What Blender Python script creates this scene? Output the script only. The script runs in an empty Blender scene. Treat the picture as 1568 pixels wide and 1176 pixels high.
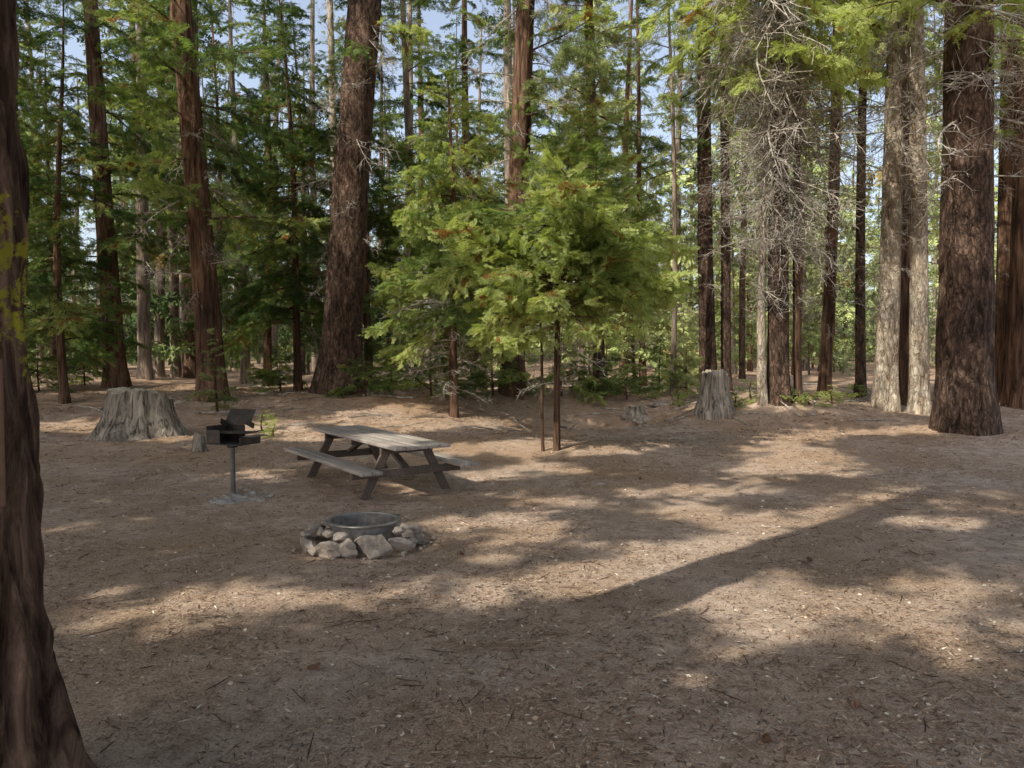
import bpy, bmesh, math, numpy as np
from mathutils import Vector, Matrix, Euler, noise as mnoise
R = np.random.RandomState(7)
sc = bpy.context.scene
sc.view_settings.view_transform='Standard'; sc.view_settings.look='None'; sc.view_settings.exposure=0
COL = sc.collection

# ---------------------------------------------------------------- camera
CH=1.8; PITCH=math.radians(2.1); F=1176.0
cam_d=bpy.data.cameras.new('camera'); cam=bpy.data.objects.new('camera',cam_d); COL.objects.link(cam)
cam.location=(0,0,CH); cam.rotation_euler=(math.radians(90)-PITCH,0,0)
cam_d.lens=27; cam_d.sensor_width=36; cam_d.clip_end=2000; cam_d.clip_start=0.05
sc.camera=cam

# ---------------------------------------------------------------- light
ELEV=math.radians(46)
Lh=np.array([math.sin(math.radians(46)),math.cos(math.radians(46))])
SUN=np.array([-Lh[0]*math.cos(ELEV),-Lh[1]*math.cos(ELEV),math.sin(ELEV)])
sd=bpy.data.lights.new('sun','SUN'); so=bpy.data.objects.new('sun',sd); COL.objects.link(so)
sd.energy=5.0; sd.angle=math.radians(0.53); sd.color=(1.0,0.96,0.85)
so.rotation_euler=Vector(SUN).to_track_quat('Z','Y').to_euler()
so.location=(-20,-20,30)
w=bpy.data.worlds.new('World'); sc.world=w; w.use_nodes=True
nt=w.node_tree; bg=nt.nodes['Background']; sky=nt.nodes.new('ShaderNodeTexSky')
sky.sky_type='NISHITA'; sky.sun_disc=False; sky.sun_elevation=ELEV
sky.sun_rotation=math.atan2(SUN[0],SUN[1])
sky.air_density=1.0; sky.dust_density=3.0; sky.ozone_density=1.0
hs=nt.nodes.new('ShaderNodeHueSaturation'); hs.inputs['Saturation'].default_value=.7; hs.inputs['Value'].default_value=1.85
nt.links.new(sky.outputs[0],hs.inputs['Color']); nt.links.new(hs.outputs[0],bg.inputs[0]); bg.inputs[1].default_value=0.14

# ---------------------------------------------------------------- noise + terrain
def vnoise(x,y,seed=0):
    x=np.asarray(x,float); y=np.asarray(y,float)
    xi=np.floor(x).astype(np.int64); yi=np.floor(y).astype(np.int64); xf=x-xi; yf=y-yi
    def h(a,b):
        n=(a*374761393+b*668265263+seed*974711)&0x7fffffff
        n=((n^(n>>13))*1274126177)&0x7fffffff
        return ((n^(n>>16))&0xffff)/65535.0
    u=xf*xf*(3-2*xf); v=yf*yf*(3-2*yf)
    return (h(xi,yi)*(1-u)+h(xi+1,yi)*u)*(1-v)+(h(xi,yi+1)*(1-u)+h(xi+1,yi+1)*u)*v
YK=[-60,0,9,12,14,16,18,20,24,30,45,100,200,400]
ZK=[0,0,0,.07,.2,.28,.42,.52,.68,.8,.9,2.2,12,24]
def terr(x,y,fine=True):
    x=np.asarray(x,float); y=np.asarray(y,float)
    z=np.interp(y,YK,ZK)
    z=z-0.68*np.exp(-((x-1.7)/2.1)**2-((y-18.3)/1.4)**2)
    z=z+0.44*np.exp(-((x-5.8)/2.4)**2-((y-18.2)/1.6)**2)
    z=z+0.16*np.exp(-((x-10)/3)**2-((y-19.0)/2.5)**2)
    z=z+0.20*np.exp(-((x+4)/4)**2-((y-21)/1.8)**2)
    z=z+0.22*np.exp(-((x-1.5)/3.5)**2-((y-22.0)/1.3)**2)
    side=np.clip((np.abs(x)-90)/120,0,1)*6
    z=z+side
    far=np.clip((y-11)/6,0,1)
    z=z+(vnoise(x*.45,y*.45,1)-.5)*(.03+.18*far)+(vnoise(x*1.7,y*1.7,2)-.5)*(.018+.11*far)
    if fine: z=z+(vnoise(x*6,y*6,3)-.5)*(.014+.025*far)
    return z
def tz(x,y): return float(terr(x,y))
cp,sp=math.cos(PITCH),math.sin(PITCH)
def ray(px,py):
    a=(px-784)/F; b=(588-py)/F
    return np.array([a, cp+b*sp, -sp+b*cp])
def unproj(px,py):
    d=ray(px,py); d=d/d[1]
    ys=np.arange(1.5,140,.02)
    xs=d[0]*ys; zs=CH+d[2]*ys
    hit=np.where(zs<=terr(xs,ys,False))[0]
    yy=ys[hit[0]] if len(hit) else 120
    return float(d[0]*yy),float(yy)
def at_depth(px,py,y):
    d=ray(px,py); d=d/d[1]; return float(d[0]*y),float(CH+d[2]*y)

# ---------------------------------------------------------------- materials
def mat(name):
    m=bpy.data.materials.new(name); m.use_nodes=True
    return m,m.node_tree.nodes,m.node_tree.links,m.node_tree.nodes['Principled BSDF']
def ramp(n,stops):
    r=n.new('ShaderNodeValToRGB'); e=r.color_ramp.elements
    while len(e)<len(stops): e.new(.5)
    for i,(p,c) in enumerate(stops):
        e[i].position=p; e[i].color=(c[0],c[1],c[2],1)
    return r
def tex(n,l,kind,scale,detail=5,rough=.6,sc3=None,dist=0):
    t=n.new('ShaderNodeTexNoise' if kind=='n' else 'ShaderNodeTexVoronoi')
    t.inputs['Scale'].default_value=scale
    if kind=='n':
        t.inputs['Detail'].default_value=detail; t.inputs['Roughness'].default_value=rough; t.inputs['Distortion'].default_value=dist
    c=n.new('ShaderNodeTexCoord'); o=c.outputs['Object']
    if sc3:
        mp=n.new('ShaderNodeMapping'); mp.inputs['Scale'].default_value=sc3; l.new(o,mp.inputs[0]); o=mp.outputs[0]
    l.new(o,t.inputs['Vector'])
    return t
def mix(n,l,fac,a,b,mode='MIX'):
    m=n.new('ShaderNodeMix'); m.data_type='RGBA'; m.blend_type=mode
    for s,v in ((0,fac),(6,a),(7,b)):
        if hasattr(v,'is_linked'): l.new(v,m.inputs[s])
        else: m.inputs[s].default_value=v if s==0 else (v[0],v[1],v[2],1)
    return m.outputs[2]
def bump(n,l,b,h,strength,dist,prev=None):
    bp=n.new('ShaderNodeBump'); bp.inputs['Strength'].default_value=strength; bp.inputs['Distance'].default_value=dist
    l.new(h,bp.inputs['Height'])
    if prev: l.new(prev,bp.inputs['Normal'])
    l.new(bp.outputs[0],b.inputs['Normal']); return bp.outputs[0]

def bark(name,dark,midc,light,sx=9,sz=1.0,bs=1.0,lichen=0,plates=.45,det=4,flat=False):
    m,n,l,b=mat(name)
    t=tex(n,l,'n',1,detail=det,rough=.68,sc3=(sx,sx,sz),dist=.8)
    r=ramp(n,[(.36,dark),(.5,midc),(.68,light)]); l.new(t.outputs['Fac'],r.inputs[0])
    if flat:
        n.remove(b); b=n.new('ShaderNodeBsdfDiffuse'); l.new(r.outputs[0],b.inputs[0]); l.new(b.outputs[0],n['Material Output'].inputs[0]); return m
    t2=tex(n,l,'n',1,detail=2,sc3=(1.3,1.3,.6))
    r2=ramp(n,[(.3,(.5,.5,.5)),(.7,(1.3,1.25,1.2))]); l.new(t2.outputs['Fac'],r2.inputs[0])
    c=mix(n,l,1.0,r.outputs[0],r2.outputs[0],'MULTIPLY')
    ht=t.outputs['Fac']
    if plates:
        cc=n.new('ShaderNodeTexCoord'); ad0=n.new('ShaderNodeVectorMath'); ad0.operation='MULTIPLY_ADD'; l.new(t.outputs['Color'],ad0.inputs[0]); ad0.inputs[1].default_value=(.22,.22,.5); l.new(cc.outputs['Object'],ad0.inputs[2])
        mpv=n.new('ShaderNodeMapping'); mpv.inputs['Scale'].default_value=(sx*1.1,sx*1.1,sz*1.7); l.new(ad0.outputs[0],mpv.inputs[0])
        v=n.new('ShaderNodeTexVoronoi'); v.feature='DISTANCE_TO_EDGE'; v.inputs['Scale'].default_value=1; l.new(mpv.outputs[0],v.inputs['Vector'])
        rv=ramp(n,[(.0,(.3,.3,.3)),(.2,(1,1,1))]); l.new(v.outputs['Distance'],rv.inputs[0])
        c=mix(n,l,plates,c,rv.outputs[0],'MULTIPLY')
        sm=n.new('ShaderNodeMath'); sm.operation='MULTIPLY_ADD'; l.new(rv.outputs[0],sm.inputs[0]); sm.inputs[1].default_value=.4; l.new(ht,sm.inputs[2]); ht=sm.outputs[0]
    if lichen:
        t3=tex(n,l,'n',9,detail=6,rough=.75); g=n.new('ShaderNodeTexCoord'); s=n.new('ShaderNodeSeparateXYZ'); l.new(g.outputs['Object'],s.inputs[0])
        rz=ramp(n,[(.0,(0,0,0)),(.38,(0,0,0)),(.46,(.25,.25,.25)),(.56,(.25,.25,.25)),(.66,(0,0,0))])
        mp=n.new('ShaderNodeMath'); mp.operation='MULTIPLY'; mp.inputs[1].default_value=.25; l.new(s.outputs[2],mp.inputs[0]); l.new(mp.outputs[0],rz.inputs[0])
        ad=n.new('ShaderNodeMath'); ad.operation='ADD'; l.new(rz.outputs[0],ad.inputs[0]); l.new(t3.outputs['Fac'],ad.inputs[1])
        rl=ramp(n,[(.74,(0,0,0)),(.80,(1,1,1))]); l.new(ad.outputs[0],rl.inputs[0])
        c=mix(n,l,rl.outputs[0],c,(.38,.34,.04))
    l.new(c,b.inputs['Base Color']); b.inputs['Roughness'].default_value=.95; b.inputs['Specular IOR Level'].default_value=.15
    bump(n,l,b,ht,1.0*bs,.07)
    return m
M_cedar=bark('cedar_bark',(.045,.026,.018),(.13,.075,.048),(.26,.165,.115),plates=0)
M_pine=bark('pine_bark',(.05,.033,.024),(.15,.096,.070),(.27,.185,.14),sx=9,sz=3.0,plates=.6)
M_grey=bark('grey_bark',(.10,.08,.062),(.24,.19,.15),(.42,.35,.28),plates=0)
M_pale_sunlit=bark('pale_sunlit_bark',(.28,.20,.14),(.55,.46,.35),(.72,.64,.53),sx=9,sz=2.6,plates=.4)  # sunlight on right trunks painted in as pale bark; left snag truly pale
M_near=bark('near_cedar_bark',(.03,.018,.013),(.13,.078,.053),(.32,.21,.15),sx=16,sz=2.6,lichen=1,plates=.0,det=8,bs=1.0)
M_stump=bark('weathered_stump_wood',(.035,.030,.024),(.30,.265,.22),(.58,.51,.43),sx=11,sz=.6,plates=0,det=7)
M_dead=bark('dead_branch_bark',(.20,.17,.14),(.36,.32,.27),(.54,.49,.42),plates=0,det=1,flat=True)
M_twig=bark('live_twig_bark',(.05,.03,.02),(.12,.075,.05),(.2,.14,.1),plates=0,det=1,flat=True)

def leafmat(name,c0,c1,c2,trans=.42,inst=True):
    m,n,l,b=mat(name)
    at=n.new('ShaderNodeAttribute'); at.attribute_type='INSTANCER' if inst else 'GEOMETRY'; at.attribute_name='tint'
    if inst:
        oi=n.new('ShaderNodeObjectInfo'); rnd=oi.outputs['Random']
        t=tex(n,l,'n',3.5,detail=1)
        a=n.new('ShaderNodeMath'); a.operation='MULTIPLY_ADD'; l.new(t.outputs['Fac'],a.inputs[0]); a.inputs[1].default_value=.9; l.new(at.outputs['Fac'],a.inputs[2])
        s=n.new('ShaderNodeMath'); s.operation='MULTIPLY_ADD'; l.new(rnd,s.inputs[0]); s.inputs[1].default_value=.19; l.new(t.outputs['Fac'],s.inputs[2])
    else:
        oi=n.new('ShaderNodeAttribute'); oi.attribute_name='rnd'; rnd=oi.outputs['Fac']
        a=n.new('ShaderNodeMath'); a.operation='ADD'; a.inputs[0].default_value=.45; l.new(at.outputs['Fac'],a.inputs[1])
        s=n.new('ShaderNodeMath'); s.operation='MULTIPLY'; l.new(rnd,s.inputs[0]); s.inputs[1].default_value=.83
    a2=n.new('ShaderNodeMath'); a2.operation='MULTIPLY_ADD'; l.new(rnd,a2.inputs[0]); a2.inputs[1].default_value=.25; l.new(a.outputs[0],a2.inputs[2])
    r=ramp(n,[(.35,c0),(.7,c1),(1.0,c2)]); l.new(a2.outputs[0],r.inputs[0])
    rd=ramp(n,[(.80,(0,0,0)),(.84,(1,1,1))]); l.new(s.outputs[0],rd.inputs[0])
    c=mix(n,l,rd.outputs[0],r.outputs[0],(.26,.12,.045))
    n.remove(b); b=n.new('ShaderNodeBsdfDiffuse'); l.new(c,b.inputs['Color'])
    if trans:
        tr=n.new('ShaderNodeBsdfTranslucent'); c2m=mix(n,l,1.0,c,(1.7,1.75,.9),'MULTIPLY'); l.new(c2m,tr.inputs[0])
        mx=n.new('ShaderNodeMixShader'); mx.inputs[0].default_value=trans; l.new(b.outputs[0],mx.inputs[1]); l.new(tr.outputs[0],mx.inputs[2])
        l.new(mx.outputs[0],n['Material Output'].inputs[0])
    else: l.new(b.outputs[0],n['Material Output'].inputs[0])
    return m
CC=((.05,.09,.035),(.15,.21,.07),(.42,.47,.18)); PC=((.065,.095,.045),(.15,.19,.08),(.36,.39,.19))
M_cl=leafmat('cedar_leaf',*CC,trans=.36); M_pl=leafmat('pine_needle',*PC,trans=.3)
M_clm=leafmat('distant_cedar_leaf',*CC,inst=False,trans=0); M_plm=leafmat('distant_pine_needle',*PC,trans=0,inst=False)

def simple(name,c0,c1,scale=6,rough=.8,bs=.3,bd=.01,metal=0,sc3=None):
    m,n,l,b=mat(name)
    t=tex(n,l,'n',scale,detail=8,rough=.65,sc3=sc3); r=ramp(n,[(.33,c0),(.68,c1)]); l.new(t.outputs['Fac'],r.inputs[0])
    l.new(r.outputs[0],b.inputs['Base Color']); b.inputs['Roughness'].default_value=rough; b.inputs['Metallic'].default_value=metal
    bump(n,l,b,t.outputs['Fac'],bs,bd); return m

# ground
m,n,l,b=mat('forest_dirt'); M_ground=m
t1=tex(n,l,'n',.5,detail=4); t2=tex(n,l,'n',5,detail=5,rough=.7); t3=tex(n,l,'n',70,detail=4,rough=.8)
r1=ramp(n,[(.35,(.38,.28,.215)),(.65,(.66,.515,.41))]); l.new(t2.outputs['Fac'],r1.inputs[0])
r2=ramp(n,[(.35,(.22,.14,.09)),(.7,(.64,.46,.31))]); l.new(t3.outputs['Fac'],r2.inputs[0])
rm=ramp(n,[(.4,(.1,.1,.1)),(.62,(.85,.85,.85))]); l.new(t1.outputs['Fac'],rm.inputs[0])
c=mix(n,l,rm.outputs[0],r1.outputs[0],r2.outputs[0])
r3=ramp(n,[(.3,(.42,.42,.42)),(.5,(1,1,1)),(.72,(1.4,1.35,1.3))]); l.new(t3.outputs['Fac'],r3.inputs[0])
c=mix(n,l,.95,c,r3.outputs[0],'MULTIPLY')
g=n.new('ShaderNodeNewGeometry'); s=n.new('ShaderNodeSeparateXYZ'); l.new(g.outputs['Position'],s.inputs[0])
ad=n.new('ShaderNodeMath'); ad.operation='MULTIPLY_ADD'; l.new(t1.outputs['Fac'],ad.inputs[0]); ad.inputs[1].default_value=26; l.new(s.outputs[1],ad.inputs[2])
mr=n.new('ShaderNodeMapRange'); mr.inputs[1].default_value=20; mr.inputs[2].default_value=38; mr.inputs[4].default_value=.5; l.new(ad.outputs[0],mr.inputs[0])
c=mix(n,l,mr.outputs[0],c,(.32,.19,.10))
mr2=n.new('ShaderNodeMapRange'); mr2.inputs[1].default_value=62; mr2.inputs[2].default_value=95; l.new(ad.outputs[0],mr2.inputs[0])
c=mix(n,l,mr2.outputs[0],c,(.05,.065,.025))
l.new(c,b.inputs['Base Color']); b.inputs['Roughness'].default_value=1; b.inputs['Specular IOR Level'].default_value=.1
p=bump(n,l,b,t2.outputs['Fac'],.6,.035); bump(n,l,b,t3.outputs['Fac'],.9,.016,p)

# ---------------------------------------------------------------- mesh helpers
def mesh_np(name,V,Q,mats,midx=None,smooth=False,check=True):
    me=bpy.data.meshes.new(name); V=np.asarray(V,np.float32); Q=np.asarray(Q,np.int32)
    k=Q.shape[1]
    me.vertices.add(len(V)); me.vertices.foreach_set('co',V.ravel())
    me.loops.add(Q.size); me.loops.foreach_set('vertex_index',Q.ravel())
    me.polygons.add(len(Q)); me.polygons.foreach_set('loop_start',np.arange(len(Q),dtype=np.int32)*k)
    try: me.polygons.foreach_set('loop_total',np.full(len(Q),k,np.int32))
    except Exception: pass
    for mm in mats: me.materials.append(mm)
    if midx is not None: me.polygons.foreach_set('material_index',np.asarray(midx,np.int32))
    me.polygons.foreach_set('use_smooth',np.full(len(Q),smooth))
    me.update(calc_edges=True)
    if check: me.validate()
    return me
def obj(name,me,parent=None,loc=(0,0,0),rot=(0,0,0)):
    o=bpy.data.objects.new(name,me); COL.objects.link(o); o.location=loc; o.rotation_euler=rot
    if parent: o.parent=parent
    return o
def tube(P,rad,ns=6):
    P=np.asarray(P,float); rad=np.asarray(rad,float); n_=len(P)
    T=np.gradient(P,axis=0); T/=np.linalg.norm(T,axis=1)[:,None]+1e-9
    ref=np.where(np.abs(T[:,2:3])>.9,np.array([[1.,0,0]]),np.array([[0,0,1.]]))
    U=np.cross(T,ref); U/=np.linalg.norm(U,axis=1)[:,None]+1e-9; W=np.cross(T,U)
    a=np.arange(ns)*2*math.pi/ns
    V=P[:,None,:]+rad[:,None,None]*(np.cos(a)[None,:,None]*U[:,None,:]+np.sin(a)[None,:,None]*W[:,None,:])
    i=np.arange(n_-1)[:,None]*ns; j=np.arange(ns)[None,:]; j2=(j+1)%ns
    Q=np.stack([i+j,i+j2,i+ns+j2,i+ns+j],-1).reshape(-1,4)
    return V.reshape(-1,3),Q
class Acc:
    def __init__(s): s.V=[];s.Q=[];s.M=[];s.n=0
    def add(s,V,Q,m=0):
        s.V.append(V); s.Q.append(np.asarray(Q)+s.n); s.M.append(np.full(len(Q),m)); s.n+=len(V)
    def quads(s,A,m=0):
        s.add(A.reshape(-1,3),np.arange(len(A)*4).reshape(-1,4),m)
    def mesh(s,name,mats,smooth=False): return mesh_np(name,np.concatenate(s.V),np.concatenate(s.Q),mats,np.concatenate(s.M),smooth)
def diamond(b,d,L,wd,nrm):
    side=np.cross(nrm,d); side/=np.linalg.norm(side)+1e-9
    return [b,b+d*L*.45+side*wd,b+d*L,b+d*L*.45-side*wd]
def make_frond(far=False):
    q=[]; z=np.array([0,0,1.])
    nb=3 if far else 7
    for sd_ in (1,-1):
        for k in range(nb):
            s=.06+.92*k/nb+R.uniform(-.03,.03); Ln=(.36*(1-s)**.75+.07)*R.uniform(.7,1.15)*(1.35 if far else 1); a=math.radians(R.uniform(32,58))
            d=np.array([math.cos(a),sd_*math.sin(a),R.uniform(-.35,.2)]); d/=np.linalg.norm(d)
            b0=np.array([s,0,-.12*s*s]); q.append(diamond(b0,d,Ln,.095 if far else .018,z))
            if far: continue
            for j in range(2):
                t=.3+.35*j; bb=b0+d*Ln*t
                for s2 in (1,-1):
                    a2=s2*math.radians(R.uniform(30,55)); dd=np.array([d[0]*math.cos(a2)-d[1]*math.sin(a2),d[0]*math.sin(a2)+d[1]*math.cos(a2),d[2]+R.uniform(-.25,.25)])
                    q.append(diamond(bb,dd,Ln*.45*(1.1-t*.6)+.04,.024,z))
    q.append(diamond(np.array([0,0,0.]),np.array([1,0,-.1]),1,.012 if not far else .05,z))
    return np.array(q)
FR=[make_frond() for _ in range(6)]; FF=[make_frond(True) for _ in range(6)]
def place(A,o,d,L,roll):
    d=d/np.linalg.norm(d); up=np.array([0,0,1.])
    y=np.cross(up,d); y/=np.linalg.norm(y)+1e-9; zz=np.cross(d,y)
    c_,s_=math.cos(roll),math.sin(roll); y2=y*c_+zz*s_; z2=-y*s_+zz*c_
    M=np.stack([d,y2,z2],0)*L
    return A@M+o
def tuft(nn=40,wd=.038):
    q=[]
    for _ in range(nn):
        d=np.array([R.uniform(-.2,1),R.normal()*.6,R.normal()*.6]); d/=np.linalg.norm(d)
        nr=R.normal(size=3); q.append(diamond(np.array([R.uniform(-.3,.3),0,0]),d,1.0,wd,nr))
    return np.array(q)
TF=[tuft() for _ in range(3)]; TFF=[tuft(8,.15) for _ in range(4)]
def branch_template(kind,i,far=False,raw=False):
    A=Acc(); Lb=2.0; up=R.uniform(.0,.35); dr=R.uniform(.2,.6); wx=R.uniform(-.3,.3)
    fr=FF if far else FR; tf=TFF if far else TF
    def p(s): return np.array([Lb*s*(1-.05*s),wx*math.sin(s*3),up*s*1.2-dr*s*s])
    S=np.linspace(0,1,3 if far else 9); P=np.array([p(s) for s in S])
    A.add(*tube(P,.024*(1-S*.85),3 if far else 5),m=1)
    nsec={'cedar':20,'pine':13,'dead':9}[kind]
    if far: nsec=8
    for k in range(nsec):
        s=.15+.83*k/nsec+R.uniform(-.02,.02); sd_=1 if k%2 else -1
        t=p(min(1,s+.03))-p(s); t/=np.linalg.norm(t); a=sd_*math.radians(R.uniform(30,70))
        d=np.array([t[0]*math.cos(a)-t[1]*math.sin(a),t[0]*math.sin(a)+t[1]*math.cos(a),t[2]+R.uniform(-.4,.4)]); d/=np.linalg.norm(d)
        l2=(.85*(1-s)**.6+.12)*R.uniform(.3,1.15); drp=R.uniform(.1,.5) if kind!='dead' else R.uniform(-.6,.7)
        b0=p(s)
        if not far:
            tt=np.linspace(0,1,4); PP=np.array([b0+d*l2*x-np.array([0,0,drp*l2*x*x]) for x in tt])
            A.add(*tube(PP,.009*(1-tt*.8),3),m=1)
        if kind=='dead':
            for _ in range(5):
                x=R.uniform(.2,.9); bb=b0+d*l2*x-np.array([0,0,drp*l2*x*x]); d3=d+R.normal(size=3)*.7; d3/=np.linalg.norm(d3)
                A.add(*tube(np.array([bb,bb+d3*.12+R.normal(size=3)*.02,bb+d3*R.uniform(.2,.4)+R.normal(size=3)*.04]),[.006,.005,.003],3),m=1)
            continue
        cnt=((3 if far else 4) if l2>.4 else 2) if (far or kind=='pine') else (6 if l2>.4 else 4)
        for c_ in range(cnt):
            x=(c_+.8)/cnt; bb=b0+d*l2*x*.95-np.array([0,0,drp*l2*x*x])
            dd=d+np.array([R.normal()*.6,R.normal()*.6,R.uniform(-.6,.45)])
            if kind=='cedar': A.quads(place(fr[R.randint(len(fr))],bb-dd*.05,dd,R.uniform(.25,.45)*1.35 if far else R.uniform(.14,.32),R.uniform(-1.3,1.3)))
            else: A.quads(place(tf[R.randint(3)],bb,dd,R.uniform(.12,.19)*(1.4 if far else 1),R.uniform(0,6)))
    if kind!='dead':
        for _ in range(6):
            dd=np.array([1,R.normal()*.5,R.uniform(-.5,.3)])
            if kind=='cedar': A.quads(place(fr[R.randint(len(fr))],p(R.uniform(.8,1)),dd,.28,R.uniform(-.9,.9)))
            else: A.quads(place(tf[R.randint(3)],p(R.uniform(.85,1)),dd,.16,0))
    if raw: return np.concatenate(A.V),np.concatenate(A.Q),np.concatenate(A.M)
    lm={'cedar':M_cl,'pine':M_pl,'dead':M_dead}[kind]
    return A.mesh(kind+'_branch_%d'%i,[lm,M_dead if kind=='dead' else M_twig])
def sprig_raw():
    A=Acc()
    for _ in range(13):
        o=np.array([R.normal()*.18,R.normal()*.18,R.normal()*.09]); A.quads(place(FF[R.randint(4)],o,np.array([R.normal(),R.normal(),R.uniform(-.6,.3)]),R.uniform(.3,.48),R.uniform(-.8,.8)))
    A.add(*tube(np.array([[-.5,0,0],[.4,.05,0]]),[.012,.004],3),m=1)
    return np.concatenate(A.V),np.concatenate(A.Q),np.concatenate(A.M)
KIND={}; RAW={}
def mkkind(kind,meshes):
    col=bpy.data.collections.new('branch_library_'+kind)
    for i,me in enumerate(meshes):
        o=bpy.data.objects.new('%s_%02d'%(me.name,i),me); col.objects.link(o)
    g=bpy.data.node_groups.new('scatter_'+kind,'GeometryNodeTree')
    g.interface.new_socket('Geometry',in_out='INPUT',socket_type='NodeSocketGeometry'); g.interface.new_socket('Geometry',in_out='OUTPUT',socket_type='NodeSocketGeometry')
    N=g.nodes; K=g.links; gi=N.new('NodeGroupInput'); go=N.new('NodeGroupOutput')
    ci=N.new('GeometryNodeCollectionInfo'); ci.inputs['Collection'].default_value=col; ci.inputs['Separate Children'].default_value=True; ci.inputs['Reset Children'].default_value=True
    ip=N.new('GeometryNodeInstanceOnPoints'); ip.inputs['Pick Instance'].default_value=True
    def na(nm,dt):
        a=N.new('GeometryNodeInputNamedAttribute'); a.data_type=dt; a.inputs['Name'].default_value=nm; return a.outputs[0]
    er=N.new('FunctionNodeEulerToRotation')
    K.new(gi.outputs[0],ip.inputs['Points']); K.new(ci.outputs[0],ip.inputs['Instance']); K.new(na('idx','INT'),ip.inputs['Instance Index'])
    K.new(na('rot','FLOAT_VECTOR'),er.inputs[0]); K.new(er.outputs[0],ip.inputs['Rotation']); K.new(na('scl','FLOAT_VECTOR'),ip.inputs['Scale'])
    K.new(ip.outputs[0],go.inputs[0]); KIND[kind]=(g,len(meshes))
mkkind('cedar',[branch_template('cedar',i) for i in range(7)])
mkkind('pine',[branch_template('pine',i) for i in range(4)])
mkkind('dead',[branch_template('dead',i) for i in range(4)])
RAW['cedarF']=([branch_template('cedar',i,True,True) for i in range(6)],M_clm)
RAW['pineF']=([branch_template('pine',i,True,True) for i in range(5)],M_plm)
RAW['shade_sprig']=([sprig_raw() for i in range(4)],M_clm)
NINST=[0,0]
def scatter(name,kind,P,ROT,SCL,TINT,parent=None):
    if len(P)==0: return
    n_=len(P); P=np.asarray(P,float); ROT=np.asarray(ROT,float); SCL=np.asarray(SCL,float); TINT=np.asarray(TINT,float)
    if kind in RAW:
        lib,lm=RAW[kind]; ix=R.randint(0,len(lib),n_)
        cx,sx_=np.cos(ROT[:,0]),np.sin(ROT[:,0]); cy,sy_=np.cos(ROT[:,1]),np.sin(ROT[:,1]); cz,sz_=np.cos(ROT[:,2]),np.sin(ROT[:,2]); o_=np.ones(n_); z_=o_*0
        mk=lambda rows: np.stack([np.stack(r_,-1) for r_ in rows],-2)
        M=mk([[cz,-sz_,z_],[sz_,cz,z_],[z_,z_,o_]])@mk([[cy,z_,sy_],[z_,o_,z_],[-sy_,z_,cy]])@mk([[o_,z_,z_],[z_,cx,-sx_],[z_,sx_,cx]])
        Vs,Qs,Ms,Ts,Rs=[],[],[],[],[]; off=0
        for k_,(V,Q,mi) in enumerate(lib):
            w_=np.where(ix==k_)[0]
            if not len(w_): continue
            VV=np.einsum('nij,vj->nvi',M[w_]*SCL[w_,None,None],V)+P[w_][:,None,:]
            QQ=Q[None]+(np.arange(len(w_))*len(V))[:,None,None]+off
            off+=len(w_)*len(V); Vs.append(VV.reshape(-1,3).astype(np.float32)); Qs.append(QQ.reshape(-1,4).astype(np.int32)); Ms.append(np.tile(mi,len(w_)))
            Ts.append(np.repeat(TINT[w_],len(Q))); Rs.append(np.repeat(R.rand(len(w_)),len(Q)))
        me=mesh_np(name,np.concatenate(Vs),np.concatenate(Qs),[lm,M_twig],np.concatenate(Ms),check=False)
        for nm,dat in (('tint',Ts),('rnd',Rs)):
            a=me.attributes.new(nm,'FLOAT','FACE'); a.data.foreach_set('value',np.concatenate(dat).astype(np.float32))
        NINST[1]+=len(me.polygons); return obj(name,me,parent)
    g,nv=KIND[kind]; NINST[0]+=n_; me=bpy.data.meshes.new(name); me.vertices.add(n_); me.vertices.foreach_set('co',P.astype(np.float32).ravel())
    S=np.repeat(SCL[:,None],3,1).astype(np.float32)
    for nm,ty,dat,key in (('rot','FLOAT_VECTOR',ROT.astype(np.float32).ravel(),'vector'),('scl','FLOAT_VECTOR',S.ravel(),'vector'),('idx','INT',R.randint(0,nv,n_).astype(np.int32),'value'),('tint','FLOAT',TINT.astype(np.float32),'value')):
        a=me.attributes.new(nm,ty,'POINT'); a.data.foreach_set(key,dat)
    me.update(); o=obj(name,me,parent); md=o.modifiers.new('scatter','NODES'); md.node_group=g; return o

# ---------------------------------------------------------------- ground
u=np.linspace(-1,1,361); gx=np.sign(u)*(np.abs(u)*16+np.abs(u)**5*260)
v=np.linspace(0,1,461); gy=-25+v*50+(v**6)*330
GX,GY=np.meshgrid(gx,gy); GZ=terr(GX,GY)
nx,ny=len(gx),len(gy); idx=np.arange(nx*ny).reshape(ny,nx)
Q=np.stack([idx[:-1,:-1],idx[:-1,1:],idx[1:,1:],idx[1:,:-1]],-1).reshape(-1,4)
obj('ground',mesh_np('ground',np.stack([GX,GY,GZ],-1).reshape(-1,3),Q,[M_ground],smooth=True))

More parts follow.
